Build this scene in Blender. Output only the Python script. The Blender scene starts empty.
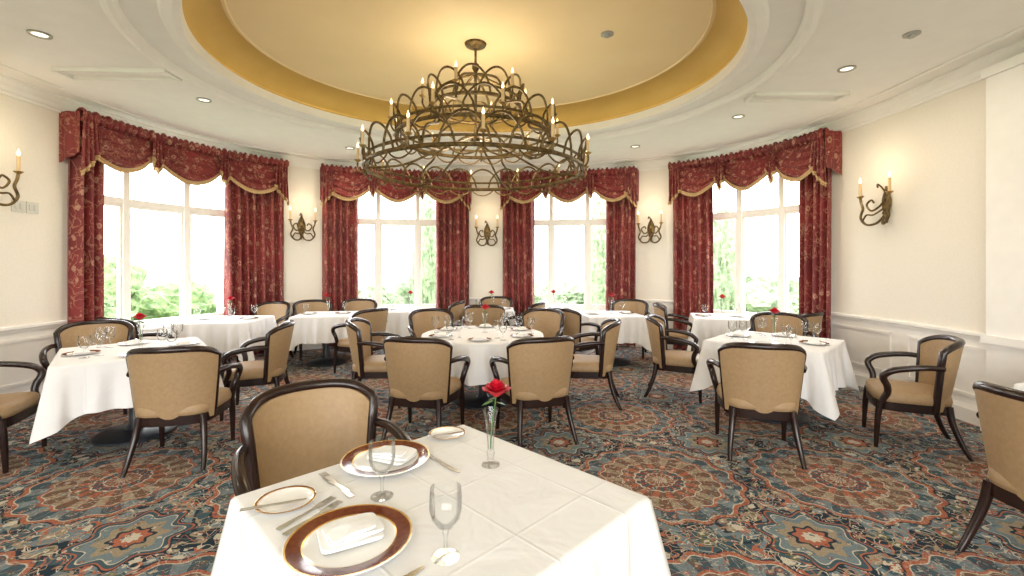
import bpy, math, random
from mathutils import Vector, noise
R = random.Random(7)
pi = math.pi
sc = bpy.context.scene
col = sc.collection

# ------------------------------------------------------------------ materials
class NT:
    def __init__(s, name):
        s.m = bpy.data.materials.new(name); s.m.use_nodes = True
        s.t = s.m.node_tree; s.b = s.t.nodes['Principled BSDF']
    def n(s, typ, **kw):
        x = s.t.nodes.new(typ)
        for k, v in kw.items(): setattr(x, k, v)
        return x
    def setv(s, inp, v):
        if isinstance(v, bpy.types.NodeSocket): s.t.links.new(v, inp)
        else:
            if isinstance(v, (tuple, list)) and len(v) == 3 and inp.type == 'RGBA': v = (*v, 1)
            inp.default_value = v
    def math(s, op, a, b=None, c=None):
        x = s.n('ShaderNodeMath', operation=op)
        s.setv(x.inputs[0], a)
        if b is not None: s.setv(x.inputs[1], b)
        if c is not None: s.setv(x.inputs[2], c)
        return x.outputs[0]
    def mix(s, f, a, b, mode='MIX'):
        x = s.n('ShaderNodeMix', data_type='RGBA', blend_type=mode)
        s.setv(x.inputs[0], f); s.setv(x.inputs[6], a); s.setv(x.inputs[7], b)
        return x.outputs[2]
    def ramp(s, f, stops, interp='LINEAR'):
        x = s.n('ShaderNodeValToRGB'); r = x.color_ramp; r.interpolation = interp
        while len(r.elements) < len(stops): r.elements.new(0.5)
        for e, (p, c) in zip(r.elements, stops):
            e.position = p; e.color = (*c, 1)
        s.t.links.new(f, x.inputs[0]); return x.outputs[0]
    def noise(s, vec, scale, detail=2, dist=0):
        x = s.n('ShaderNodeTexNoise'); s.t.links.new(vec, x.inputs['Vector'])
        x.inputs['Scale'].default_value = scale; x.inputs['Detail'].default_value = detail
        x.inputs['Distortion'].default_value = dist
        return x.outputs['Fac']
    def bump(s, h, strength, dist=0.01):
        x = s.n('ShaderNodeBump'); s.t.links.new(h, x.inputs['Height'])
        x.inputs['Strength'].default_value = strength; x.inputs['Distance'].default_value = dist
        s.t.links.new(x.outputs[0], s.b.inputs['Normal'])
    def pos(s): return s.n('ShaderNodeNewGeometry').outputs['Position']
    def obj(s): return s.n('ShaderNodeTexCoord').outputs['Object']
    def base(s, c, rough=0.5, metal=0):
        s.setv(s.b.inputs['Base Color'], c); s.b.inputs['Roughness'].default_value = rough
        s.b.inputs['Metallic'].default_value = metal

def noisy(name, c1, c2, scale=20, rough=0.5, metal=0, bump=0.0, bd=0.004, det=3):
    m = NT(name); v = m.obj(); f = m.noise(v, scale, det)
    m.base(m.ramp(f, [(0.3, c1), (0.7, c2)]), rough, metal)
    if bump: m.bump(f, bump, bd)
    return m.m

M_wall = noisy('wall_cream_plaster', (0.76,0.705,0.61), (0.80,0.745,0.65), 60, 0.7, 0, 0.15, 0.002)
M_trim = noisy('trim_white_paint', (0.83,0.80,0.75), (0.86,0.83,0.78), 8, 0.45)
M_ceil = noisy('ceiling_white_paint', (0.86,0.83,0.79), (0.89,0.86,0.82), 5, 0.8)
M_dome = noisy('dome_gold_paint', (0.84,0.65,0.36), (0.88,0.70,0.41), 1.5, 0.7)
M_cove = noisy('cove_deep_gold_paint', (0.56,0.355,0.08), (0.61,0.395,0.10), 3, 0.6)
M_wood = noisy('dark_mahogany', (0.012,0.005,0.004), (0.022,0.008,0.006), 14, 0.25)
M_tan = noisy('tan_upholstery', (0.31,0.20,0.10), (0.36,0.24,0.125), 40, 0.55, 0, 0.1, 0.002)
M_iron = noisy('bronze_iron', (0.07,0.045,0.018), (0.22,0.145,0.055), 25, 0.40, 0.75)
M_brass = noisy('antique_brass', (0.42,0.27,0.09), (0.6,0.42,0.16), 10, 0.35, 0.9)
M_candle = noisy('candle_sleeve', (0.62,0.44,0.22), (0.68,0.50,0.27), 10, 0.5)
M_silver = noisy('silver', (0.55,0.53,0.5), (0.68,0.66,0.62), 5, 0.18, 1)
M_china = noisy('white_china', (0.82,0.81,0.79), (0.85,0.84,0.82), 3, 0.12)
M_rim = noisy('oxblood_rim_glaze', (0.10,0.02,0.010), (0.17,0.04,0.015), 60, 0.15)
M_gold = noisy('gold_line', (0.7,0.45,0.15), (0.8,0.55,0.2), 30, 0.25, 0.8)
M_base = noisy('black_cast_base', (0.012,0.014,0.018), (0.03,0.035,0.042), 12, 0.35)
M_rose = noisy('rose_petal', (0.40,0.0,0.010), (0.62,0.004,0.025), 30, 0.5)
M_leaf = noisy('leaf_green', (0.03,0.10,0.02), (0.07,0.2,0.04), 30, 0.5)
M_plastic = noisy('switch_plastic', (0.6,0.58,0.52), (0.65,0.63,0.57), 5, 0.4)
M_darkmetal = noisy('vent_metal', (0.35,0.34,0.32), (0.4,0.39,0.37), 5, 0.4, 0.5)

def emis(name, c, st):
    m = NT(name); m.base(c, 0.5)
    m.b.inputs['Emission Color'].default_value = (*c, 1)
    m.b.inputs['Emission Strength'].default_value = st
    m.m.cycles.emission_sampling = 'NONE'
    return m.m
M_bulb = emis('flame_bulb', (1.0,0.72,0.38), 2.5)
M_lamp = emis('downlight_lens', (1.0,0.88,0.68), 1.2)

def glass():
    m = NT('clear_glass'); nt = m.t
    nt.nodes.remove(m.b); out = [n for n in nt.nodes if n.type == 'OUTPUT_MATERIAL'][0]
    tr = nt.nodes.new('ShaderNodeBsdfTransparent'); tr.inputs[0].default_value = (0.985,0.99,0.99,1)
    gl = nt.nodes.new('ShaderNodeBsdfGlossy'); gl.inputs['Roughness'].default_value = 0.03
    lw = nt.nodes.new('ShaderNodeLayerWeight'); lw.inputs[0].default_value = 0.2
    mx = nt.nodes.new('ShaderNodeMixShader')
    f = m.math('MULTIPLY_ADD', lw.outputs['Fresnel'], 0.6, 0.02)
    nt.links.new(f, mx.inputs[0]); nt.links.new(tr.outputs[0], mx.inputs[1]); nt.links.new(gl.outputs[0], mx.inputs[2])
    nt.links.new(mx.outputs[0], out.inputs[0]); return m.m
M_glass = glass()

def cloth():
    m = NT('white_linen'); v = m.obj()
    sx = m.n('ShaderNodeSeparateXYZ'); m.t.links.new(v, sx.inputs[0])
    x, y = sx.outputs[0], sx.outputs[1]
    def crease(a, off):
        d = m.math('ABSOLUTE', m.math('SUBTRACT', a, off))
        return m.math('MAXIMUM', m.math('SUBTRACT', 1.0, m.math('MULTIPLY', d, 140.0)), 0.0)
    h = crease(x, 0.02)
    for a, o in ((x, -0.31), (y, 0.0), (y, 0.3), (x, 0.33), (y, -0.32)):
        h = m.math('ADD', h, crease(a, o))
    h = m.math('ADD', m.math('MULTIPLY', h, 0.5), m.math('MULTIPLY', m.noise(v, 5, 3, 0.6), 3.5))
    m.bump(h, 0.6, 0.006)
    m.base(m.ramp(m.noise(v, 300, 1), [(0.3, (0.73,0.72,0.72)), (0.7, (0.78,0.77,0.77))]), 0.8)
    return m.m
M_cloth = cloth()
M_napkin = noisy('napkin_linen', (0.80,0.795,0.79), (0.84,0.835,0.83), 80, 0.85, 0, 0.2, 0.002)

def carpet():
    m = NT('floral_medallion_carpet'); v = m.pos()
    wn = m.n('ShaderNodeTexNoise'); m.t.links.new(v, wn.inputs['Vector']); wn.inputs['Scale'].default_value = 5
    va = m.n('ShaderNodeVectorMath', operation='MULTIPLY_ADD')
    m.t.links.new(wn.outputs['Color'], va.inputs[0]); va.inputs[1].default_value = (0.04,0.04,0); m.t.links.new(v, va.inputs[2])
    sx = m.n('ShaderNodeSeparateXYZ'); m.t.links.new(va.outputs[0], sx.inputs[0]); x, y = sx.outputs[0], sx.outputs[1]
    def cell(a, c, size, half):
        t = m.math('ADD', m.math('DIVIDE', m.math('SUBTRACT', a, c), size), 0.5 if not half else 0.0)
        return m.math('MULTIPLY', m.math('SUBTRACT', m.math('FRACT', t), 0.5), size)
    def polar(half, k, amp, asp=1.0):
        p = cell(x, 1.05, 1.25, half); q = m.math('MULTIPLY', cell(y, 3.2, 1.35, half), asp)
        r = m.math('SQRT', m.math('ADD', m.math('MULTIPLY', p, p), m.math('MULTIPLY', q, q)))
        th = m.math('ARCTAN2', q, p)
        r2 = m.math('MULTIPLY', r, m.math('ADD', 1.0, m.math('MULTIPLY', m.math('COSINE', m.math('MULTIPLY', th, float(k))), amp)))
        return r2, th, r
    CREAM=(0.46,0.42,0.34); RUST=(0.19,0.05,0.035); TERRA=(0.33,0.115,0.07); NAVY=(0.018,0.032,0.046)
    TEAL=(0.045,0.082,0.10); OLIVE=(0.13,0.125,0.07); SLATE=(0.14,0.185,0.205); TAN=(0.27,0.22,0.155); BROWN=(0.14,0.085,0.06)
    n1 = m.noise(v, 3.0, 2, 0.8)
    bg = m.ramp(n1, [(0.0, TEAL), (0.40, NAVY), (0.50, SLATE), (0.57, TEAL), (0.66, NAVY)], 'CONSTANT')
    def vor(scale, dist_t, colors, seed, wob=0.5):
        vo = m.n('ShaderNodeTexVoronoi'); mp = m.n('ShaderNodeMapping'); mp.inputs['Location'].default_value = (seed, seed*1.7, 0)
        m.t.links.new(v, mp.inputs[0]); m.t.links.new(mp.outputs[0], vo.inputs['Vector']); vo.inputs['Scale'].default_value = scale
        ss = m.n('ShaderNodeSeparateColor'); m.t.links.new(vo.outputs['Color'], ss.inputs[0])
        st = [(i/len(colors), c) for i, c in enumerate(colors)]
        c = m.ramp(ss.outputs[0], st, 'CONSTANT')
        dd = m.math('ADD', vo.outputs['Distance'], m.math('MULTIPLY', m.math('SUBTRACT', m.noise(v, scale*4.0, 1), 0.5), wob))
        inner = m.math('LESS_THAN', dd, dist_t*0.40)
        c = m.mix(inner, c, CREAM)
        return c, m.math('LESS_THAN', dd, dist_t)
    def scroll(scale, w, seed):
        mp = m.n('ShaderNodeMapping'); mp.inputs['Location'].default_value = (seed, seed*0.7, 0)
        m.t.links.new(v, mp.inputs[0])
        f = m.noise(mp.outputs[0], scale, 1, 1.2)
        return m.math('LESS_THAN', m.math('ABSOLUTE', m.math('SUBTRACT', f, 0.5)), w)
    c = m.mix(scroll(5.0, 0.022, 3.0), bg, TAN)
    c = m.mix(scroll(7.5, 0.016, 9.0), c, TERRA)
    fc, fm = vor(10.0, 0.31, [TERRA, SLATE, TAN, OLIVE, SLATE, CREAM], 2.0)
    c = m.mix(fm, c, fc)
    c = m.mix(scroll(12.0, 0.016, 15.0), c, CREAM)
    # minor medallion
    r2, t2, _ = polar(True, 8, 0.14)
    mc = m.ramp(r2, [(0, CREAM), (0.04, TERRA), (0.08, NAVY), (0.10, TAN), (0.15, SLATE), (0.20, CREAM), (0.210, TEAL), (0.235, TERRA), (0.25, NAVY)], 'CONSTANT')
    fcb, fmb = vor(20.0, 0.28, [CREAM, TEAL, RUST, OLIVE], 7.0)
    mc = m.mix(m.math('MULTIPLY', fmb, 0.8), mc, fcb)
    c = m.mix(m.math('LESS_THAN', r2, 0.262), c, mc)
    # major medallion
    r1, t1, rr = polar(False, 16, 0.035)
    petal = m.math('GREATER_THAN', m.math('COSINE', m.math('MULTIPLY', t1, 16.0)), 0.1)
    M1 = m.ramp(r1, [(0, CREAM), (0.045, RUST), (0.09, CREAM), (0.10, TEAL), (0.16, CREAM), (0.17, BROWN), (0.26, CREAM), (0.268, BROWN), (0.38, CREAM), (0.388, TERRA), (0.41, TEAL), (0.505, CREAM), (0.515, TERRA), (0.54, NAVY)], 'CONSTANT')
    M2 = m.ramp(r1, [(0, RUST), (0.045, TAN), (0.09, CREAM), (0.10, RUST), (0.16, CREAM), (0.17, TERRA), (0.26, CREAM), (0.268, TAN), (0.38, CREAM), (0.388, TERRA), (0.41, SLATE), (0.505, CREAM), (0.515, TERRA), (0.54, NAVY)], 'CONSTANT')
    mm = m.mix(petal, M1, M2)
    fcc, fmc = vor(17.0, 0.30, [CREAM, SLATE, TERRA, OLIVE, BROWN, TEAL], 11.0)
    mm = m.mix(m.math('MULTIPLY', fmc, 0.7), mm, fcc)
    mm = m.mix(m.math('MULTIPLY', scroll(14.0, 0.020, 22.0), 0.55), mm, CREAM)
    mm = m.mix(m.math('MULTIPLY', scroll(11.0, 0.018, 42.0), 0.6), mm, RUST)
    c = m.mix(m.math('LESS_THAN', r1, 0.555), c, mm)
    pn = m.noise(v, 90, 2)
    c = m.mix(0.3, c, m.ramp(pn, [(0.3, (0.25,0.25,0.25)), (0.7, (0.8,0.8,0.8))]), 'OVERLAY')
    m.base(c, 0.95); m.bump(pn, 0.4, 0.006)
    m.b.inputs['Specular IOR Level'].default_value = 0.1
    return m.m
M_carpet = carpet()

def damask():
    m = NT('red_damask'); v = m.obj()
    mp = m.n('ShaderNodeMapping'); m.t.links.new(v, mp.inputs[0]); mp.inputs['Scale'].default_value = (1,1,0.75)
    f = m.noise(mp.outputs[0], 7, 2, 1.6)
    red = m.ramp(m.noise(mp.outputs[0], 2.2, 2), [(0.35, (0.14,0.009,0.010)), (0.65, (0.22,0.018,0.017))])
    line = m.math('LESS_THAN', m.math('ABSOLUTE', m.math('SUBTRACT', f, 0.5)), 0.020)
    c = m.mix(m.math('MULTIPLY', line, 0.6), red, (0.42,0.20,0.12))
    vo = m.n('ShaderNodeTexVoronoi'); m.t.links.new(mp.outputs[0], vo.inputs['Vector']); vo.inputs['Scale'].default_value = 7.5
    ds = vo.outputs['Distance']
    w = m.math('ADD', ds, m.math('MULTIPLY', m.noise(mp.outputs[0], 30, 2), 0.25))
    c = m.mix(m.math('MULTIPLY', m.math('LESS_THAN', w, 0.34), 0.7), c, (0.48,0.26,0.17))
    c = m.mix(m.math('LESS_THAN', w, 0.21), c, (0.18,0.022,0.016))
    m.base(c, 0.6); m.b.inputs['Sheen Weight'].default_value = 0.1
    return m.m
M_damask = damask()
M_fringe = noisy('gold_fringe', (0.40,0.24,0.10), (0.55,0.37,0.18), 60, 0.7, 0, 0.5, 0.01)

def foliage(name, c1, c2):
    m = NT(name); v = m.pos()
    m.base(m.ramp(m.noise(v, 9, 5), [(0.35, c1), (0.65, c2)]), 0.8); m.bump(m.noise(v, 25, 3), 0.8, 0.05)
    return m.m
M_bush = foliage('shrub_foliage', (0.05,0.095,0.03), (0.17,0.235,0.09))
M_bushpale = foliage('shrub_foliage_painted_bright', (0.10,0.145,0.075), (0.23,0.28,0.165))  # paler copy of the shrub foliage; overexposed daylight put into its colour
M_grass = foliage('lawn_grass', (0.22,0.28,0.15), (0.33,0.39,0.24))

# ------------------------------------------------------------------ mesh builder
class MB:
    def __init__(s): s.v=[]; s.f=[]; s.mi=[]; s.mats=[]
    def _m(s, mat):
        if mat not in s.mats: s.mats.append(mat)
        return s.mats.index(mat)
    def add(s, vs, fs, mat):
        o=len(s.v); s.v += [tuple(p) for p in vs]; k=s._m(mat)
        for f in fs: s.f.append(tuple(i+o for i in f)); s.mi.append(k)
    def grid(s, fn, nu, nv, mat, cu=False, cv=False, mats_v=None):
        vs=[fn(i/(nu if cu else nu-1), j/(nv if cv else nv-1)) for i in range(nu) for j in range(nv)]
        o=len(s.v); s.v += [tuple(p) for p in vs]
        for i in range(nu if cu else nu-1):
            for j in range(nv if cv else nv-1):
                a=i*nv+j; b=((i+1)%nu)*nv+j; c=((i+1)%nu)*nv+(j+1)%nv; d=i*nv+(j+1)%nv
                s.f.append((a+o,b+o,c+o,d+o)); s.mi.append(s._m(mats_v[j] if mats_v else mat))
    def lathe(s, prof, segs, mat, c=(0,0,0), mats=None, sq=None):
        def fn(u,v):
            j=round(v*(len(prof)-1)); r,z=prof[j]; a=2*pi*u
            return (c[0]+r*math.cos(a), c[1]+r*math.sin(a), c[2]+z)
        s.grid(fn, segs, len(prof), mat, cu=True, mats_v=mats)
    def tube(s, pts, r, mat, segs=8, flat=1.0, closed=False, cap=True, up=None):
        pts=[Vector(p) for p in pts]; n=len(pts)
        rs = r if isinstance(r,(list,tuple)) else [r]*n
        ref = Vector(up) if up else Vector((0,0,1)); prev=None; rings=[]
        for i,p in enumerate(pts):
            if closed: t=(pts[(i+1)%n]-pts[i-1])
            else: t=pts[min(i+1,n-1)]-pts[max(i-1,0)]
            t.normalize()
            if prev is None:
                nrm = ref - t*ref.dot(t)
                if nrm.length<0.05: nrm = Vector((1,0,0))-t*t.x
            else: nrm = prev - t*prev.dot(t)
            nrm.normalize(); prev=nrm; bi=t.cross(nrm)
            rings.append([p + nrm*rs[i]*math.cos(2*pi*k/segs) + bi*rs[i]*flat*math.sin(2*pi*k/segs) for k in range(segs)])
        vs=[q for rg in rings for q in rg]; fs=[]
        for i in range(n if closed else n-1):
            for k in range(segs):
                a=i*segs+k; b=i*segs+(k+1)%segs; c2=((i+1)%n)*segs+(k+1)%segs; d=((i+1)%n)*segs+k
                fs.append((a,b,c2,d))
        if cap and not closed:
            fs.append(tuple(range(segs))[::-1]); fs.append(tuple((n-1)*segs+k for k in range(segs)))
        s.add(vs,fs,mat)
    def box(s, c, sz, mat, rz=0):
        hx,hy,hz=[q/2 for q in sz]; vs=[]
        for x in (-hx,hx):
            for y in (-hy,hy):
                for z in (-hz,hz):
                    vs.append((c[0]+x*math.cos(rz)-y*math.sin(rz), c[1]+x*math.sin(rz)+y*math.cos(rz), c[2]+z))
        s.add(vs, [(0,1,3,2),(4,6,7,5),(0,4,5,1),(2,3,7,6),(0,2,6,4),(1,5,7,3)], mat)
    def mesh(s, name, smooth=True, ang=40):
        me=bpy.data.meshes.new(name); me.from_pydata(s.v,[],s.f)
        for m in s.mats: me.materials.append(m)
        me.polygons.foreach_set('material_index', s.mi)
        me.validate(); 
        import bmesh
        bm=bmesh.new(); bm.from_mesh(me); bmesh.ops.recalc_face_normals(bm, faces=bm.faces); bm.to_mesh(me); bm.free()
        if smooth:
            me.shade_smooth(); me.set_sharp_from_angle(angle=math.radians(ang))
        me.update(); return me
    def obj(s, name, loc=(0,0,0), rz=0, **k):
        return put(s.mesh(name, **k), name, loc, rz)
def put(me, name, loc=(0,0,0), rz=0, rx=0, ry=0, scale=1):
    o=bpy.data.objects.new(name, me); o.location=loc; o.rotation_euler=(rx,ry,rz); o.scale=(scale,)*3
    col.objects.link(o); return o
def crom(pts, n=6):
    P=[Vector(p) for p in pts]; out=[]
    for i in range(len(P)-1):
        a=P[max(i-1,0)]; b=P[i]; c=P[i+1]; d=P[min(i+2,len(P)-1)]
        for k in range(n):
            t=k/n
            out.append(0.5*((2*b)+(c-a)*t+(2*a-5*b+4*c-d)*t*t+(3*b-a-3*c+d)*t*t*t))
    out.append(P[-1]); return out

# ------------------------------------------------------------------ room plan
CX, CY, A, B, NE = -0.38, 4.8, 4.75, 4.0, 2.5
YB = -3.6; H = 3.38
raw=[(CX-A, YB+i*(CY-YB)/60) for i in range(60)]
for i in range(401):
    ph=pi-pi*i/400; c=math.cos(ph); sn=math.sin(ph)
    raw.append((CX+A*math.copysign(abs(c)**(2/NE),c), CY+B*abs(sn)**(2/NE)))
raw += [(CX+A, CY-(i+1)*(CY-YB)/60) for i in range(60)]
S=[0]
for a,b in zip(raw,raw[1:]): S.append(S[-1]+math.dist(a,b))
L=S[-1]
import bisect
def pt(s):
    s=max(0,min(L,s)); i=min(max(bisect.bisect(S,s)-1,0),len(S)-2)
    t=(s-S[i])/max(S[i+1]-S[i],1e-9); a,b=raw[i],raw[i+1]
    return Vector((a[0]+(b[0]-a[0])*t, a[1]+(b[1]-a[1])*t))
def W(s,d,z):   # d>0 outward
    p=pt(s); t=(pt(s+0.06)-pt(s-0.06)).normalized(); n=Vector((-t.y,t.x))
    return (p.x+n.x*d, p.y+n.y*d, z)
def sof(x,y): return S[min(range(len(raw)), key=lambda i:(raw[i][0]-x)**2+(raw[i][1]-y)**2)]
def cbox(mb, s0,s1,z0,z1,d0,d1,mat,step=0.12):
    n=max(2,int((s1-s0)/step)+1)
    c=[(d0,z0),(d1,z0),(d1,z1),(d0,z1)]
    vs=[W(s0+(s1-s0)*i/(n-1),d,z) for i in range(n) for d,z in c]; fs=[]
    for i in range(n-1):
        for k in range(4): fs.append((i*4+k,i*4+(k+1)%4,(i+1)*4+(k+1)%4,(i+1)*4+k))
    fs += [(0,1,2,3),tuple((n-1)*4+k for k in (3,2,1,0))]
    mb.add(vs,fs,mat)
def crail(mb, s0, s1, prof, mat, step=0.12):
    n=max(2,int((s1-s0)/step)+1); m=len(prof)
    vs=[W(s0+(s1-s0)*i/(n-1),d,z) for i in range(n) for d,z in prof]; fs=[]
    for i in range(n-1):
        for k in range(m): fs.append((i*m+k,i*m+(k+1)%m,(i+1)*m+(k+1)%m,(i+1)*m+k))
    fs += [tuple(range(m)), tuple((n-1)*m+k for k in range(m))[::-1]]
    mb.add(vs,fs,mat)

WIN=[((-5.126,5.16),(-3.94,7.87),(-5.10,5.50),(-4.54,7.2)),
     ((-3.46,8.18),(-0.77,8.8),(-2.9,8.45),(-1.43,8.72)),
     ((-0.23,8.8),(2.31,8.35),(0.4,8.75),(1.82,8.55)),
     ((2.85,8.1),(4.29,5.92),(3.385,7.66),(4.18,6.35))]
spans=[]
for v0,v1,g0,g1 in WIN:
    spans.append((sof(*v0),sof(*v1),sof(*g0),sof(*g1)))
SILL, HEAD = 0.62, 3.0
ops=[((v0+g0)/2 if g0-v0>0.3 else g0-0.12, (v1+g1)/2) for v0,v1,g0,g1 in spans]
ops[0]=(spans[0][2]-0.15, spans[0][3]+0.25)
ops[3]=(spans[3][2]-0.25, spans[3][3]+0.15)
seg=[0]+[q for o in ops for q in o]+[L]
names=['wall_left','wall_back_left','wall_back','wall_back_right','wall_right']
for i in range(5):
    mb=MB(); cbox(mb, seg[2*i], seg[2*i+1], 0, H+0.02, 0, 0.22, M_wall); mb.obj(names[i])
for i,o in enumerate(ops):
    mb=MB(); cbox(mb,o[0],o[1],0,SILL,0,0.22,M_wall); mb.obj('wall_under_window_%d'%(i+1))
    mb=MB(); cbox(mb,o[0],o[1],HEAD,H+0.02,0,0.22,M_wall); mb.obj('wall_over_window_%d'%(i+1))
# rear wall (behind camera) with big openings, added unseen to let in sky light
mb=MB(); xl,xr=CX-A-0.2,CX+A+0.2
xs=[xl,-4.2,-1.6,-1.2,1.0,1.4,3.6,xr]
for i in range(0,7):
    xc=(xs[i]+xs[i+1])/2; w=xs[i+1]-xs[i]
    if i%2==0: mb.box((xc,YB-0.1,H/2),(w,0.2,H),M_wall)
    else:
        mb.box((xc,YB-0.1,0.2),(w,0.2,0.4),M_wall); mb.box((xc,YB-0.1,3.15),(w,0.2,H-2.9+0.02),M_wall)
        mb.box((xc,YB-0.1,1.65),(0.07,0.08,2.5),M_trim); mb.box((xc,YB-0.1,2.2),(w,0.08,0.07),M_trim)
mb.obj('wall_rear')
# floor
mb=MB(); poly=[W(L*i/300,0.12,0)[:2] for i in range(301)]
vs=[(x,y,0) for x,y in poly]+[(x,y,-0.1) for x,y in poly]; n=len(poly)
mb.add(vs,[tuple(range(n))[::-1],tuple(range(n,2*n))],M_carpet); mb.obj('floor',smooth=False)

# ceiling
EX,EY,EA,EB=-0.36,4.5,2.46,2.16
outl=[Vector(W(L*i/400,0.15,0)[:2]) for i in range(401)]
def rayhit(ang):
    d=Vector((math.cos(ang),math.sin(ang))); o=Vector((EX,EY)); best=20
    for i in range(len(outl)):
        a=outl[i]; b=outl[(i+1)%len(outl)]; e=b-a; den=d.x*e.y-d.y*e.x
        if abs(den)<1e-9: continue
        w=a-o; t=(w.x*e.y-w.y*e.x)/den; u=(w.x*d.y-w.y*d.x)/den
        if t>0 and -1e-6<=u<=1+1e-6 and t<best: best=t
    return best
NA=180
def ell(ang,da=0.0):
    a,b=EA+da,EB+da; r=1/math.sqrt((math.cos(ang)/a)**2+(math.sin(ang)/b)**2); return r
mb=MB()
OUT=0.42
prof=[('o',0,H),('e',OUT+0.05,H),('e',OUT+0.05,H-0.03),('e',OUT,H-0.05),('e',OUT-0.03,H-0.03),('e',OUT-0.05,H+0.02),
      ('e',0.14,H+0.02),('e',0.12,H-0.02),('e',0.05,H-0.045),('e',0.0,H-0.03),('e',-0.01,H+0.06)]
hits=[rayhit(2*pi*i/NA+0.0001) for i in range(NA)]
def cf(u,v):
    i=round(u*NA)%NA; j=round(v*(len(prof)-1)); k,da,z=prof[j]; an=2*pi*i/NA+0.0001
    r=hits[i] if k=='o' else ell(an,da)
    return (EX+r*math.cos(an),EY+r*math.sin(an),z)
mb.grid(cf,NA,len(prof),M_ceil,cu=True); mb.obj('ceiling',ang=30)
mb=MB()
dp=[(0.0,0.05,0),(0.03,0.055,0),(0.03,0.09,0)]+[(0.02-0.26*(1-math.cos(t*pi/2/8)),0.10+0.20*math.sin(t*pi/2/8),0) for t in range(9)]
def df(u,v):
    j=round(v*(len(dp)-1)); da,z,_=dp[j]; an=2*pi*u; r=ell(an,da); return (EX+r*math.cos(an),EY+r*math.sin(an),H+z)
mb.grid(df,NA,len(dp),M_cove,cu=True)
def df2(u,v):
    da,z=[(-0.24,0.30),(-0.27,0.29),(-0.28,0.305)][round(v*2)]; an=2*pi*u; r=ell(an,da); return (EX+r*math.cos(an),EY+r*math.sin(an),H+z)
mb.grid(df2,NA,3,M_dome,cu=True)
ring=[]
for i in range(NA):
    an=2*pi*i/NA; r=ell(an,-0.28); ring.append((EX+r*math.cos(an),EY+r*math.sin(an),H+0.305))
mb.add(ring,[tuple(range(NA))],M_dome); mb.obj('ceiling_dome',ang=30)
DZ=H+0.305
mb=MB()
def strip(x,y,l,w,rz):
    for sx,sy,lx,ly in ((0,w/2,l,0.035),(0,-w/2,l,0.035),(l/2,0,0.035,w),(-l/2,0,0.035,w)):
        cx=x+sx*math.cos(rz)-sy*math.sin(rz); cy=y+sx*math.sin(rz)+sy*math.cos(rz)
        mb.box((cx,cy,H-0.018),(lx,ly,0.036),M_trim,rz)
strip(-3.85,4.45,1.05,0.2,0.03); strip(3.15,5.05,1.0,0.2,-0.03)
strip(-3.6,1.6,1.05,0.2,0.0); strip(3.0,1.6,1.0,0.2,0)
mb.obj('trim_ceiling_panels',smooth=False)
mb=MB()
crail(mb,0,L,[(0,H-0.16),(-0.015,H-0.16),(-0.02,H-0.13),(-0.035,H-0.12),(-0.05,H-0.08),(-0.09,H-0.045),(-0.10,H-0.03),(-0.12,H-0.02),(-0.12,H),(0,H)],M_trim)
crail(mb,0,L,[(-0.30,H-0.012),(-0.33,H-0.02),(-0.36,H-0.012),(-0.36,H),(-0.30,H)],M_trim)
mb.obj('trim_crown',ang=25)
solid=[(0,ops[0][0]-0.02),(ops[0][1],ops[1][0]),(ops[1][1],ops[2][0]),(ops[2][1],ops[3][0]),(ops[3][1]+0.02,L)]
sd=['left','back_left','back','back_right','right']
mb=MB(); crail(mb,0,L,[(0,0),(-0.03,0),(-0.03,0.13),(-0.02,0.15),(-0.015,0.17),(0,0.17)],M_trim); mb.obj('baseboard_curved',ang=25)
for (a,b),nm in zip(solid,sd):
    mb=MB()
    crail(mb,a,b,[(0,0.80),(-0.02,0.80),(-0.03,0.83),(-0.045,0.84),(-0.045,0.865),(-0.03,0.875),(0,0.875)],M_trim)
    cbox(mb,a,b,0.16,0.80,-0.008,0.002,M_trim)
    ln=b-a; k=max(1,round(ln/1.15)); w=ln/k
    for i in range(k):
        p0=a+i*w+0.10; p1=a+(i+1)*w-0.10
        if p1-p0<0.15: continue
        for z0,z1 in ((0.25,0.28),(0.70,0.73)): cbox(mb,p0,p1,z0,z1,-0.022,-0.006,M_trim)
        for q0,q1 in ((p0,p0+0.03),(p1-0.03,p1)): cbox(mb,q0,q1,0.25,0.73,-0.022,-0.006,M_trim)
    mb.obj('trim_wainscot_'+nm,ang=25)
sp0=sof(4.37,4.12); mb=MB(); cbox(mb,sp0,sp0+0.75,0.0,H-0.15,-0.10,0.0,M_trim)
cbox(mb,sp0-0.02,sp0+0.77,0.0,0.18,-0.13,0.0,M_trim); cbox(mb,sp0-0.02,sp0+0.77,0.80,0.875,-0.13,0.0,M_trim)
cbox(mb,sp0-0.02,sp0+0.77,H-0.2,H-0.12,-0.13,0.0,M_trim)
mb.obj('trim_pilaster',smooth=False)

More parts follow.
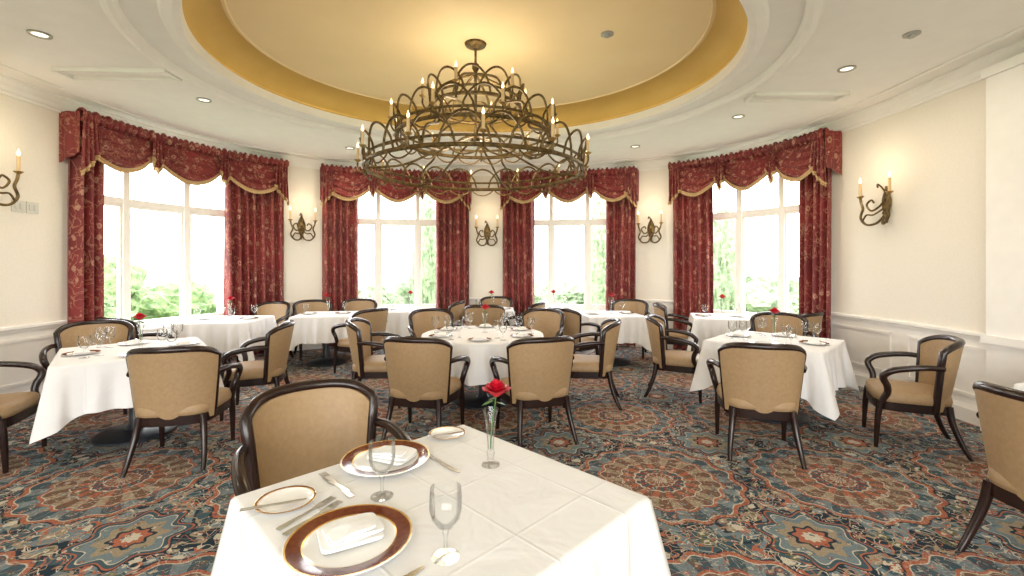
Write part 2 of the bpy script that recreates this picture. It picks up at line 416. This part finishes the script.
for wi,((o0,o1),(v0,v1,g0,g1)) in enumerate(zip(ops,spans)):
    mb=MB(); d0,d1=0.06,0.14
    for z0,z1,f in ((SILL,SILL+0.08,1),(HEAD-0.08,HEAD,1),(2.30,2.38,1)): cbox(mb,o0,o1,z0,z1,d0,d1,M_trim)
    for q in (o0,o1-0.08): cbox(mb,q,q+0.08,SILL,HEAD,d0-0.001,d1+0.001,M_trim)
    w=o1-o0
    for fr in ((0.33,0.67) if wi else (0.30,0.66)):
        q=o0+w*fr; cbox(mb,q-0.04,q+0.04,SILL,HEAD,d0-0.01,d1+0.01,M_trim)
    edges=[o0+0.08]+[o0+w*fr for fr in ((0.33,0.67) if wi else (0.30,0.66))]+[o1-0.08]
    for a,b in zip(edges,edges[1:]):
        a2,b2=a+0.04,b-0.04
        for q0,q1 in ((a2,a2+0.03),(b2-0.03,b2)): cbox(mb,q0,q1,SILL+0.08,2.30,0.075,0.12,M_trim)
        for z0,z1 in ((SILL+0.08,SILL+0.12),(2.26,2.30)): cbox(mb,a2,b2,z0,z1,0.075,0.12,M_trim)
    crail(mb,o0,o1,[(-0.03,SILL-0.01),(-0.035,SILL),(-0.03,SILL+0.02),(0.14,SILL+0.02),(0.14,SILL-0.01)],M_trim)
    mb.obj('window_%d'%(wi+1),smooth=False)

# curtains + valances
def panel(mb,s0,s1,ph):
    n=int((s1-s0)/0.01); folds=max(3,round((s1-s0)/0.13))
    def fn(u,v):
        s=s0+(s1-s0)*u; z=3.12-3.09*v
        a=0.05+0.010*v
        q=math.sin(2*pi*folds*u+ph+0.5*math.sin(3*v+ph)+0.6*math.sin(2*pi*u*1.7+ph))
        d=-0.12+a*math.copysign(abs(q)**0.7,q)+0.010*math.sin(5*pi*folds*u*0.37+v*2)
        return W(s,d,z)
    mb.grid(fn,n,14,M_damask)
for wi,(v0,v1,g0,g1) in enumerate(spans):
    mb=MB()
    panel(mb,v0+0.03,g0+0.05,wi); mb.obj('curtain_panel',ang=80)
    mb=MB(); panel(mb,g1-0.05,v1-0.03,wi+2); mb.obj('curtain_panel',ang=80)
    mb=MB(); w=v1-v0; ns=3; N=int(w/0.015)
    ZT=3.24; sw=w/ns
    def sagf(fr): return 1-(2*fr-1)**2
    def bot(u):
        k=min(u*ns,ns-1e-6); fr=k-math.floor(k)
        return 2.97-0.27*sagf(fr)
    def vf(u,v):
        s=v0+w*u; k=min(u*ns,ns-1e-6); fr=k-math.floor(k); sag=sagf(fr)
        z=ZT-0.05+(bot(u)-ZT+0.05)*v
        # overlapping swag folds sweeping from the upper corners
        fold=(v*4.0+0.25*math.sin(2*pi*fr))%1.0
        prof=min(fold/0.75,(1-fold)/0.25)
        d=-0.195-0.05*sag*(0.4+0.6*v)-0.060*prof*(0.2+0.8*sag)*(0.5+0.5*v)
        return W(s,d,z)
    mb.grid(vf,N,64,M_damask)
    mb.tube([vf(i/(N//2),1.0) for i in range(N//2+1)],0.013,M_fringe,6)
    def ff(u,v):
        p=vf(u,1.0); return (p[0],p[1],p[2]-0.05*v+0.006*math.sin(u*w*180)*v)
    mb.grid(ff,N,2,M_fringe)
    for q in range(ns+1):
        end = q in (0,ns); hw=0.12 if end else 0.085; ln=0.64 if end else 0.46
        sc_=v0+sw*q + (hw-0.01 if q==0 else (-hw+0.01 if q==ns else 0))
        def jl(u):
            if q==0: t=u
            elif q==ns: t=1-u
            else: t=abs(2*u-1)
            return ln*(1-0.42*t)
        def jf(u,v):
            s=sc_+(u-0.5)*2*hw*(0.75+0.25*v)
            z=ZT-0.05-jl(u)*v+0.012*math.sin(u*2*pi*3)*v
            a=math.sin(u*2*pi*(4 if end else 3)); d=-0.265-0.034*math.copysign(abs(a)**0.6,a)*(0.4+0.6*v)
            return W(s,d,z)
        mb.grid(jf,36,12,M_damask)
        mb.tube([jf(i/30,1.0) for i in range(31)],0.012,M_fringe,6)
        def jff(u,v):
            p=jf(u,1.0); return (p[0],p[1],p[2]-0.045*v)
        mb.grid(jff,36,2,M_fringe)
    def hf(u,v):
        s=v0-0.01+(w+0.02)*u; an=2*pi*v; rr=0.042+0.014*math.sin(u*w*75)+0.007*math.sin(u*w*41)
        return W(s,-0.25-rr*1.1*math.cos(an),ZT-0.03+rr*1.35*math.sin(an))
    mb.grid(hf,int(w/0.015),10,M_damask,cv=True)
    for u0 in (0,1):
        def rf(u,v): 
            s=v0+w*u0; return W(s+0.012*math.sin(u*12),-0.25*u,ZT-(0.58-0.12*u)*v)
        mb.grid(rf,14,3,M_damask)
    mb.obj('curtain_valance',ang=80)

# ------------------------------------------------------------------ candle helper
def candle(mb,x,y,z,h=0.10,r=0.011,cup=0.024):
    mb.lathe([(0.001,z-0.02),(0.012,z-0.015),(cup,z),(cup+0.004,z+0.006),(0.010,z+0.008)],10,M_brass,(x,y,0))
    mb.lathe([(r,z+0.004),(r,z+h),(0.001,z+h)],8,M_candle,(x,y,0))
    mb.lathe([(0.004,z+h),(0.011,z+h+0.012),(0.012,z+h+0.022),(0.006,z+h+0.042),(0.001,z+h+0.058)],8,M_bulb,(x,y,0))

# chandelier
mb=MB()
def ringt(Rr,z,r,flat=1.0):
    mb.tube([(Rr*math.cos(2*pi*i/72),Rr*math.sin(2*pi*i/72),z) for i in range(72)],r,M_iron,8,flat=flat,closed=True)
tiers=[(1.05,2.42,0.25,24),(0.76,2.74,0.25,18),(0.44,3.04,0.24,12)]
for ti,(Rr,z,hh,nn) in enumerate(tiers):
    ringt(Rr,z,0.019); ringt(Rr*0.985,z+0.075,0.012)
    for i in range(nn):
        a0=2*pi*i/nn; da=2*pi/nn
        pts=[]
        for k in range(15):
            t=k/14; aa=a0+da*1.5*(t-0.5); zz=z+hh*math.sin(pi*t)**0.55
            rr=Rr+0.035*math.sin(pi*t)
            pts.append((rr*math.cos(aa),rr*math.sin(aa),zz))
        mb.tube(pts,0.0105,M_iron,6)
        pts=[]
        for k in range(11):
            t=k/10; aa=a0+da*1.0*(t-0.5); zz=z-0.075*math.sin(pi*t)**0.7
            pts.append((Rr*math.cos(aa),Rr*math.sin(aa),zz))
        if ti<2: mb.tube(pts,0.008,M_iron,6)
        if i%2==0:
            aa=a0+da*0.5; ex=0.075
            pts=[((Rr+q[0])*math.cos(aa),(Rr+q[0])*math.sin(aa),z+q[1]) for q in ((0,0.0),(ex*0.6,-0.03),(ex,0.01),(ex,0.06))]
            mb.tube(crom(pts,4),0.009,M_iron,6)
            candle(mb,(Rr+ex)*math.cos(aa),(Rr+ex)*math.sin(aa),z+0.08,0.12,0.014,0.030)
for i in range(6):
    a=2*pi*i/6+0.2
    path=[(1.05,2.44),(0.98,2.60),(0.78,2.68),(0.76,2.76),(0.68,2.93),(0.46,2.99),(0.44,3.06),(0.34,3.24),(0.14,3.34),(0.03,3.38)]
    mb.tube(crom([(r*math.cos(a),r*math.sin(a),z) for r,z in path],5),0.012,M_iron,6)
    path=[(1.05,2.42),(0.7,2.46),(0.4,2.6),(0.05,2.75)]
    mb.tube(crom([(r*math.cos(a),r*math.sin(a),z) for r,z in path],5),0.011,M_iron,6)
mb.lathe([(0.001,2.68),(0.03,2.70),(0.045,2.75),(0.02,2.8),(0.014,2.9),(0.014,3.4),(0.035,3.44),(0.035,3.48),(0.012,3.50),(0.012,DZ-0.05),(0.04,DZ-0.045),(0.10,DZ-0.02),(0.11,DZ),(0.001,DZ)],20,M_iron)
mb.obj('chandelier',(EX,EY,0))

# sconces (local: +Y out of the wall)
mb=MB()
def plate(u,v):
    z=-0.20+0.34*u; w=0.035+0.02*math.cos(z*14); a=2*pi*v
    e=math.sin(pi*min(max(u,0.02),0.98))**0.5
    return (w*e*math.cos(a),0.012+0.012*math.sin(a),z)
mb.grid(plate,14,10,M_iron,cv=True)
for sx in (-1,1):
    mb.tube(crom([(0,0.02,-0.12),(sx*0.03,0.08,-0.20),(sx*0.10,0.12,-0.21),(sx*0.155,0.13,-0.14),(sx*0.13,0.13,-0.06),(sx*0.15,0.13,0.0),(sx*0.16,0.13,0.05)],6),0.011,M_iron,6)
    mb.tube(crom([(0,0.02,0.02),(sx*0.03,0.06,-0.05),(sx*0.08,0.09,-0.08),(sx*0.12,0.10,-0.02),(sx*0.08,0.09,0.02),(sx*0.06,0.08,-0.01)],6),0.009,M_iron,6)
    mb.tube(crom([(0,0.02,-0.05),(sx*0.05,0.09,-0.12),(sx*0.10,0.12,-0.12),(sx*0.13,0.13,-0.17)],6),0.008,M_iron,6)
    candle(mb,sx*0.16,0.13,0.06,0.13,0.012,0.028)
mb.tube(crom([(0,0.02,0.08),(0,0.06,0.13),(0.02,0.08,0.16),(0.03,0.07,0.13)],6),0.008,M_iron,6)
me_sc=mb.mesh('wall_sconce')
for x,y,z in ((4.37,5.26,2.24),(-5.13,4.45,2.36),(-3.72,8.05,2.20),(-0.50,8.8,2.14),(2.52,8.27,2.17)):
    s=sof(x,y); a=Vector(W(s,0,0)); b=Vector(W(s,-1,0)); d=b-a
    o=put(me_sc,'wall_sconce',(a.x,a.y,z),math.atan2(d.y,d.x)-pi/2,scale=1.25)
    l=bpy.data.lights.new('sconce_light','POINT'); l.energy=2.0; l.color=(1,0.78,0.5); l.shadow_soft_size=0.08
    lo=bpy.data.objects.new('sconce_light',l); p=Vector(W(s,-0.3,z+0.42)); lo.location=p; col.objects.link(lo)
mb=MB(); mb.box((0,0,0),(0.012,0.12,0.12),M_plastic); mb.box((0.01,-0.025,0),(0.012,0.03,0.06),M_plastic); mb.box((0.01,0.025,0),(0.012,0.03,0.06),M_plastic)
mb.obj('light_switch',(CX-A+0.006,4.72,2.11)); mb.obj('light_switch',(CX-A+0.006,4.86,2.11))

# downlights
mb=MB(); mb.lathe([(0.075,-0.002),(0.075,-0.012),(0.055,-0.012),(0.05,0.0)],24,M_darkmetal); mb.lathe([(0.052,-0.004),(0.001,-0.004)],20,M_lamp)
me_dl=mb.mesh('ceiling_downlight')
for x,y in ((-3.84,3.7),(-3.5,5.17),(3.2,4.35),(2.86,5.75),(-2.6,7.3),(1.95,7.2),(3.0,2.0),(-3.8,1.8),(-2.6,-0.5),(0,-0.8),(2.4,-0.5),(-2.6,-2.4),(2.4,-2.4)):
    put(me_dl,'ceiling_downlight',(x,y,H))
    l=bpy.data.lights.new('downlight','AREA'); l.shape='DISK'; l.size=0.10; l.energy=9; l.color=(1,0.88,0.72)
    lo=bpy.data.objects.new('downlight',l); lo.location=(x,y,H-0.02); col.objects.link(lo)
mb=MB(); mb.lathe([(0.06,0),(0.06,-0.01),(0.03,-0.014),(0.025,-0.03),(0.001,-0.032)],20,M_darkmetal)
mb.obj('ceiling_sprinkler',(3.25,3.7,H)); mb.obj('ceiling_sprinkler',(0.9,4.3,DZ))

# ------------------------------------------------------------------ chair
mb=MB()
TH=math.radians(68)
def bx(th,z,off=0):
    h=(z-0.34)/0.55
    return ((0.285+0.055*h-off)*math.sin(th), -0.06-(0.18+0.10*h-off)*math.cos(th), z)
def zt(th): return 0.885-0.07*(abs(th)/TH)**3.5
def backf(u,v):
    th=-TH+2*TH*u; n=26; j=round(v*n)
    z1=zt(th)-0.015
    if j<=12: return bx(th,0.34+(z1-0.34)*j/12,0.0)
    return bx(th,z1+(0.34-z1)*(j-13)/13,0.05)
mb.grid(backf,25,27,M_tan,cv=False)
for e in (-TH,TH):
    vs=[bx(e,0.34+(zt(e)-0.355)*j/12,0) for j in range(13)]+[bx(e,0.34+(zt(e)-0.355)*j/12,0.05) for j in range(13)]
    mb.add(vs,[(j,j+1,14+j,13+j) for j in range(12)],M_tan)
path=[bx(-TH,0.34+i*(zt(TH)-0.36)/6,0.025) for i in range(6)]
path+=[bx(-TH+2*TH*i/28,zt(-TH+2*TH*i/28),0.022) for i in range(29)]
path+=[bx(TH,0.34+i*(zt(TH)-0.36)/6,0.025) for i in range(5,-1,-1)]
mb.tube(path,0.027,M_wood,8,flat=1.0)
mb.tube([bx(-TH+2*TH*i/24,0.335,0.015) for i in range(25)],0.018,M_wood,6)
def se(a,p,hw,hd,tap=0.10):
    c,s_=math.cos(a),math.sin(a)
    x=math.copysign(abs(c)**(2/p),c); y=math.copysign(abs(s_)**(2/p),s_)
    return x*hw*(1+tap*y), 0.01+y*hd
seatp=[(0.94,0.375),(1.0,0.385),(1.02,0.41),(1.0,0.445),(0.94,0.465),(0.7,0.478),(0.35,0.485),(0.01,0.486)]
def sf(u,v):
    k,z=seatp[round(v*7)]; x,y=se(2*pi*u,4.5,0.265*k,0.255*k); return (x,y,z)
mb.grid(sf,48,8,M_tan,cu=True)
ap=[(0.93,0.315),(0.985,0.315),(0.985,0.385),(0.9,0.385)]
def af(u,v):
    k,z=ap[round(v*3)]; x,y=se(2*pi*u,4.5,0.268*k,0.258*k); return (x,y,z)
mb.grid(af,48,4,M_wood,cu=True)
for sx in (-1,1):
    arm=[(sx*0.290,-0.155,0.69),(sx*0.322,-0.06,0.695),(sx*0.338,0.06,0.680),(sx*0.337,0.16,0.655),(sx*0.325,0.215,0.615),(sx*0.312,0.22,0.575),(sx*0.30,0.195,0.52),(sx*0.285,0.19,0.46),(sx*0.268,0.215,0.40),(sx*0.26,0.23,0.34)]
    pp=crom(arm,5); mb.tube(pp,[0.021+0.006*math.sin(pi*i/(len(pp)-1)) for i in range(len(pp))],M_wood,8)
    lg=crom([(sx*0.258,0.23,0.38),(sx*0.262,0.247,0.26),(sx*0.262,0.255,0.12),(sx*0.262,0.26,0.0)],5)
    mb.tube(lg,[0.028-0.013*i/(len(lg)-1) for i in range(len(lg))],M_wood,8)
    lg=crom([(sx*0.205,-0.205,0.38),(sx*0.22,-0.225,0.25),(sx*0.24,-0.275,0.10),(sx*0.25,-0.325,0.0)],5)
    mb.tube(lg,[0.028-0.012*i/(len(lg)-1) for i in range(len(lg))],M_wood,8)
me_ch=mb.mesh('dining_chair',ang=50)
def chair(x,y,fx,fy):
    put(me_ch,'dining_chair',(x,y,0),math.atan2(fy,fx)-pi/2)
for c in [(-.855,2.06,.60,-.80),(-2.58,3.58,-.25,1),(-4.0,3.42,.9,.4),(-4.25,4.62,.6,-.8),(-2.62,4.70,-1,-.3),
          (-.77,4.02,.22,1),(.2,4.02,-.35,1),(-1.47,5.0,1,.12),(.85,5.0,-1,.18),(-1.0,5.92,.5,-1),(.34,5.92,-.45,-1),
          (2.0,3.72,.3,1),(3.36,3.86,-.9,.5),(1.9,5.28,.9,-.35),(3.2,5.44,-.5,-1),
          (2.52,7.0,.9,-.3),(3.66,5.95,-.55,.75),(-4.50,5.42,.35,1),(-3.85,7.10,-.15,-1),
          (-2.1,6.4,-.85,.5),(-3.25,7.50,.5,-.7),(-2.65,7.75,0,-1),
          (-1.12,7.6,-1,.1),(-.42,7.08,0,1),(-.3,8.30,0,-1),(.22,7.5,-1,.3),
          (.85,6.5,.7,.6),(1.95,7.62,-.4,-1),(2.70,2.17,1,.08)]:
    chair(*c)

# ------------------------------------------------------------------ tables
TOP=0.75
def table(x,y,half,rot,round_=False,drop=0.42,seed=0):
    mb=MB(); 
    mb.lathe([(0.001,0.0),(0.30,0.0),(0.30,0.02),(0.26,0.035),(0.08,0.06),(0.05,0.10),(0.045,0.35),(0.05,0.62),(0.12,0.68),(0.2,0.70),(0.001,0.70)],32,M_base)
    if round_: mb.lathe([(0.001,0.70),(half-0.02,0.70),(half-0.02,0.735),(0.001,0.735)],48,M_wood)
    else: mb.box((0,0,0.7175),(2*half-0.04,2*half-0.04,0.035),M_wood)
    mb.obj('dining_table',(x,y,0),rot)
    rr=R.random()*6
    mb=MB(); NU=256; rad=0.03
    def outline(u):
        if round_:
            a=2*pi*u; n=(math.cos(a),math.sin(a)); return (half*n[0],half*n[1],n[0],n[1],0.0,u)
        t=(u*4)%4; k=int(t); f=t-k
        q=-1+2*f; cor=abs(q)
        nx,ny=[(1,0),(0,1),(-1,0),(0,-1)][k]; tx,ty=-ny,nx
        e=max(0,(cor-0.90)/0.10); sg=math.copysign(1,q)
        an=e*pi/4*sg
        nn=(nx*math.cos(an)+tx*math.sin(an), ny*math.cos(an)+ty*math.sin(an))
        return (half*nx+half*q*tx, half*ny+half*q*ty, nn[0],nn[1], max(0,(cor-0.55)/0.45), u)
    vp=[0,0.02,0.06,0.12,0.22,0.35,0.5,0.65,0.8,0.92,1.0]
    def cfn(u,v):
        j=round(v*(len(vp)+3)); px,py,nx,ny,c,_=outline(u)
        if j<4:
            k=[0.0,0.5,0.93,0.985][j]; return (px*k,py*k,TOP)
        w=vp[j-4]
        if round_:
            dr=drop; fl=0.02+0.05*w+0.045*w*math.sin(2*pi*u*13+rr)+0.015*w*math.sin(2*pi*u*29)
        else:
            dr=drop*(1+0.36*c**2.0)
            fold=math.sin(2*pi*u*4*5.5+rr+seed)*0.022*w+0.02*w*math.sin(2*pi*u*4*2+rr)*(1-c)
            fl=0.012+0.035*w+0.11*w*c**3+fold-0.05*w*math.exp(-((c-0.55)/0.18)**2)
        z=TOP-dr*w
        if j==4: return (px+nx*0.002,py+ny*0.002,TOP-0.001)
        return (px+nx*fl,py+ny*fl,z)
    mb.grid(cfn,NU,len(vp)+4,M_cloth,cu=True)
    mb.obj('tablecloth',(x,y,0.002),rot,ang=75)

mb=MB(); mb.lathe([(0.001,0.006),(0.105,0.006),(0.118,0.010),(0.122,0.012),(0.158,0.017),(0.163,0.018),(0.165,0.016),(0.12,0.004),(0.08,0.0),(0.001,0.0)],64,M_china,
   mats=[M_china,M_china,M_gold,M_rim,M_gold,M_china,M_china,M_china,M_china,M_china])
me_pl=mb.mesh('charger_plate')
mb=MB(); mb.lathe([(0.001,0.005),(0.058,0.005),(0.078,0.011),(0.081,0.012),(0.086,0.013),(0.088,0.012),(0.06,0.002),(0.001,0.0)],48,M_china,
   mats=[M_china,M_china,M_gold,M_rim,M_gold,M_china,M_china,M_china])
me_bp=mb.mesh('bread_plate')
mb=MB(); mb.lathe([(0.001,0.0),(0.036,0.0),(0.036,0.002),(0.012,0.006),(0.005,0.014),(0.0045,0.05),(0.009,0.064),(0.006,0.07),(0.02,0.078),(0.036,0.10),(0.042,0.125),(0.042,0.15),(0.040,0.178),(0.039,0.178),(0.0405,0.125),(0.034,0.10),(0.018,0.08),(0.001,0.076)],28,M_glass)
me_gl=mb.mesh('water_goblet',ang=60)
mb=MB(); mb.lathe([(0.001,0.0),(0.032,0.0),(0.032,0.003),(0.008,0.009),(0.005,0.02),(0.005,0.075),(0.014,0.082),(0.032,0.10),(0.040,0.125),(0.037,0.16),(0.033,0.185),(0.0315,0.185),(0.038,0.125),(0.03,0.10),(0.001,0.083)],28,M_glass)
me_wg=mb.mesh('wine_glass',ang=60)
mb=MB()
mb.lathe([(0.001,0.0),(0.034,0.0),(0.034,0.005),(0.016,0.014),(0.011,0.03),(0.016,0.045),(0.012,0.06),(0.014,0.12),(0.020,0.17),(0.030,0.21),(0.028,0.21),(0.018,0.17),(0.011,0.12),(0.009,0.06),(0.001,0.05)],24,M_glass)
mb.tube(crom([(0,0,0.06),(0.004,0,0.14),(0.014,0.002,0.21),(0.02,0.002,0.262)],6),0.0028,M_leaf,6)
rc=Vector((0.022,0.002,0.285))
for layer,(npet,rad,op,zz) in enumerate([(3,0.012,0.15,0.012),(4,0.020,0.5,0.006),(5,0.030,0.9,0.0),(6,0.040,1.25,-0.006)]):
    for i in range(npet):
        a0=2*pi*i/npet+layer*0.7
        def pf(u,v):
            a=a0+(u-0.5)*2*pi/npet*1.35; r=rad*(0.25+0.75*math.sin(v*pi/2))+0.012*op*v*v
            z=-0.022+0.046*v-0.010*op*v**3-0.008*abs(u-0.5)*2*v+zz
            return rc+Vector((r*math.cos(a),r*math.sin(a),z))
        mb.grid(pf,7,6,M_rose)
for a,zz in ((0.5,0.235),(3.4,0.245),(2.0,0.25)):
    def lf(u,v):
        w=0.014*math.sin(pi*u)*(v-0.5)*2; l=0.05*u
        return (0.016+l*math.cos(a)-w*math.sin(a), l*math.sin(a)+w*math.cos(a), zz-0.02*u*u-abs(w)*0.3)
    mb.grid(lf,7,3,M_leaf)
me_vs=mb.mesh('rose_bud_vase',ang=60)
mb=MB()
def nap(w,l,z0,th,ox,oy,rz,ph):
    def f(u,v):
        a=2*pi*u; c,s_=math.cos(a),math.sin(a)
        k=[0.0,1.0,1.02,1.0,0.0][round(v*4)]; z=[0,0,th/2,th,th*1.15][round(v*4)]
        x=math.copysign(abs(c)**0.25,c)*w/2*k; y=math.copysign(abs(s_)**0.25,s_)*l/2*k
        z=z0+z+(0.004*math.sin(x*50+ph)*(z>0))
        return (ox+x*math.cos(rz)-y*math.sin(rz), oy+x*math.sin(rz)+y*math.cos(rz), z)
    mb.grid(f,40,5,M_napkin,cu=True)
nap(0.16,0.12,0.0,0.009,0,0,0.0,0); nap(0.145,0.105,0.010,0.009,0.008,0.004,0.12,1); nap(0.12,0.06,0.020,0.008,0.0,-0.015,0.25,2)
me_np=mb.mesh('folded_napkin',ang=60)
def flat(outl,z,th,mb):
    n=len(outl); mb.add([(x,y,z+th) for x,y in outl]+[(x,y,z) for x,y in outl],[tuple(range(n)),tuple(range(n,2*n))[::-1]]+[(i,(i+1)%n,n+(i+1)%n,n+i) for i in range(n)],M_silver)
mb=MB(); flat([(-0.009,-0.10),(0.009,-0.10),(0.010,-0.08),(0.004,-0.02),(0.004,0.02),(0.011,0.04),(0.012,0.055),(-0.012,0.055),(-0.011,0.04),(-0.004,0.02),(-0.004,-0.02),(-0.010,-0.08)],0.001,0.003,mb)
for k in range(4):
    x=-0.0105+k*0.007; flat([(x-0.0018,0.055),(x+0.0018,0.055),(x+0.0009,0.10),(x-0.0009,0.10)],0.001,0.003,mb)
me_fk=mb.mesh('dinner_fork',smooth=False)
mb=MB(); flat([(-0.009,-0.11),(0.009,-0.11),(0.007,-0.01),(0.006,0.0),(0.011,0.02),(0.011,0.08),(0.003,0.115),(-0.006,0.118),(-0.006,0.0),(-0.007,-0.01)],0.001,0.003,mb)
me_kn=mb.mesh('table_knife',smooth=False)

T=[(-.23,1.47,.47,pi/4,False),(-3.35,4.05,.50,0.72,False),(-.32,5.0,.64,0,True),(2.62,4.55,.49,pi/4,False),
   (-3.95,6.3,.44,0.1,False),(-2.85,6.98,.40,0.15,False),(-1.75,7.65,.40,0.1,False),(-.35,7.72,.36,0,False),
   (.72,7.85,.36,0,False),(1.5,7.0,.42,0.1,False),(3.05,6.65,.38,-.3,False),(3.72,2.6,.42,.3,False)]
for i,(x,y,hf_,rot,rd) in enumerate(T):
    table(x,y,hf_,rot,rd,drop=0.46 if i==0 else 0.38,seed=i)
ZC=TOP+0.003
def P(me,nm,x,y,rz=0,z=ZC,s=1): return put(me,nm,(x,y,z),rz,scale=s)
P(me_pl,'charger_plate',-.435,1.225); P(me_np,'folded_napkin',-.44,1.24,0.5,ZC+0.011)
P(me_pl,'charger_plate',-.48,1.735); P(me_np,'folded_napkin',-.46,1.75,-0.4,ZC+0.011)
P(me_bp,'bread_plate',-.71,1.43); P(me_bp,'bread_plate',-.285,2.0,0,ZC,0.9)
P(me_gl,'water_goblet',-.42,1.47,0,ZC,1.0); P(me_gl,'water_goblet',-.17,1.165,0,ZC,1.0)
P(me_vs,'rose_bud_vase',-.08,1.70,0,ZC,1.0)
P(me_fk,'dinner_fork',-.585,1.345,-0.45); P(me_fk,'dinner_fork',-.615,1.37,-0.45)
P(me_fk,'dinner_fork',-.61,1.56,0.8); P(me_fk,'dinner_fork',-.585,1.53,0.8)
P(me_kn,'table_knife',-.30,1.04,-0.8); P(me_kn,'table_knife',-.27,1.72,-2.4)
P(me_kn,'table_knife',-.73,1.39,-1.2,ZC+0.0135,0.8); P(me_kn,'table_knife',-.29,1.97,-1.2,ZC+0.013,0.7)
for i,(x,y,hf_,rot,rd) in enumerate(T[1:],1):
    P(me_vs,'rose_bud_vase',x+0.02,y+0.03,R.random()*6)
    n=6 if rd else 4
    for k in range(n):
        a=(2*pi*k/n+ (pi/6 if rd else rot))
        c,s_=math.cos(a),math.sin(a); q=(hf_-0.15)
        if i<4 or k%2==0:
            P(me_pl,'charger_plate',x+q*c,y+q*s_,a,ZC,0.75)
            P(me_np,'folded_napkin',x+q*c,y+q*s_,a+pi/2,ZC+0.009,0.85)
        q2=hf_-0.10; an=a+ (0.45 if rd else 0.62); rr_=q2*(0.98 if rd else 1.0)
        gx,gy=rr_*math.cos(an),rr_*math.sin(an)
        if not(i>4 and k%2): P(me_gl,'water_goblet',x+gx,y+gy)
        if i<=3: P(me_wg,'wine_glass',x+gx*0.74,y+gy*0.74)

# ------------------------------------------------------------------ outdoors
mb=MB(); mb.add([(-60,-60,-0.35),(60,-60,-0.35),(60,60,-0.35),(-60,60,-0.35)],[(0,1,2,3)],M_grass); mb.obj('lawn_ground',smooth=False)
import bmesh
def shrub(x,y,z,sx,sz,seed,mat):
    bm=bmesh.new(); bmesh.ops.create_icosphere(bm,subdivisions=5,radius=1)
    for v in bm.verts:
        p=v.co.copy(); k=1+0.35*noise.noise(p*1.6+Vector((seed,0,0)))+0.18*noise.noise(p*5+Vector((0,seed,0)))+0.10*noise.noise(p*13)
        v.co=Vector((p.x*k*sx,p.y*k*sx,p.z*k*sz))
    me=bpy.data.meshes.new('garden_shrub'); bm.to_mesh(me); bm.free(); me.materials.append(mat)
    put(me,'garden_shrub',(x,y,z))
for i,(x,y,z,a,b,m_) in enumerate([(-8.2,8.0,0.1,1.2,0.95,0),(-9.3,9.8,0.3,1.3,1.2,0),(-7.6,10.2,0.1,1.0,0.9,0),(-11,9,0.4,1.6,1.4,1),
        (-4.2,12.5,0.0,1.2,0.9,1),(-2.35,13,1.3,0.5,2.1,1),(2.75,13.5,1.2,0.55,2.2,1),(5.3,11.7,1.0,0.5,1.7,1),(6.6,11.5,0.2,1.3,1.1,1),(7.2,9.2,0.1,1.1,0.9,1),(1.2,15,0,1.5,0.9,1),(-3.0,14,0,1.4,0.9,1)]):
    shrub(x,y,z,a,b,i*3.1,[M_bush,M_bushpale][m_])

# ------------------------------------------------------------------ light
w=bpy.data.worlds.new('sky'); sc.world=w; w.use_nodes=True
nt=w.node_tree; bg=nt.nodes['Background']
tc=nt.nodes.new('ShaderNodeTexCoord'); sp=nt.nodes.new('ShaderNodeSeparateXYZ'); rp=nt.nodes.new('ShaderNodeValToRGB')
rp.color_ramp.elements[0].position=0.0; rp.color_ramp.elements[0].color=(1.0,0.995,0.98,1)
rp.color_ramp.elements[1].position=0.5; rp.color_ramp.elements[1].color=(0.92,0.955,1.0,1)
nt.links.new(tc.outputs['Generated'],sp.inputs[0]); nt.links.new(sp.outputs[2],rp.inputs[0]); nt.links.new(rp.outputs[0],bg.inputs[0])
bg.inputs[1].default_value=8.5
for (o0,o1) in ops:
    l=bpy.data.lights.new('window_portal','AREA'); l.shape='RECTANGLE'; l.size=(o1-o0); l.size_y=HEAD-SILL; l.cycles.is_portal=True
    lo=bpy.data.objects.new('window_portal',l); p=Vector(W((o0+o1)/2,0.18,(SILL+HEAD)/2)); q=Vector(W((o0+o1)/2,-1,(SILL+HEAD)/2))
    lo.location=p; lo.rotation_euler=(q-p).to_track_quat('-Z','Y').to_euler(); col.objects.link(lo)
for x0,x1 in ((-4.2,-1.6),(-1.2,1.0),(1.4,3.6)):  # portals for the added rear openings
    l=bpy.data.lights.new('window_portal','AREA'); l.shape='RECTANGLE'; l.size=x1-x0; l.size_y=2.5; l.cycles.is_portal=True
    lo=bpy.data.objects.new('window_portal',l); lo.location=((x0+x1)/2,YB-0.15,1.65); lo.rotation_euler=(math.radians(90),0,0); col.objects.link(lo)
for z,e,r in ((2.75,30,0.5),(3.0,8,0.3)):
    l=bpy.data.lights.new('chandelier_glow','POINT'); l.energy=e; l.color=(1,0.85,0.62); l.shadow_soft_size=r
    lo=bpy.data.objects.new('chandelier_glow',l); lo.location=(EX,EY,z); col.objects.link(lo)

# ------------------------------------------------------------------ camera
cam=bpy.data.cameras.new('camera'); co=bpy.data.objects.new('camera',cam); col.objects.link(co)
co.location=(0,0,1.5); co.rotation_euler=(math.radians(90),0,0)
cam.sensor_width=36; cam.lens=455/1024*36; cam.shift_y=-23/1024; cam.clip_start=0.05
sc.camera=co
sc.view_settings.view_transform='Standard'
sc.view_settings.exposure=0.55
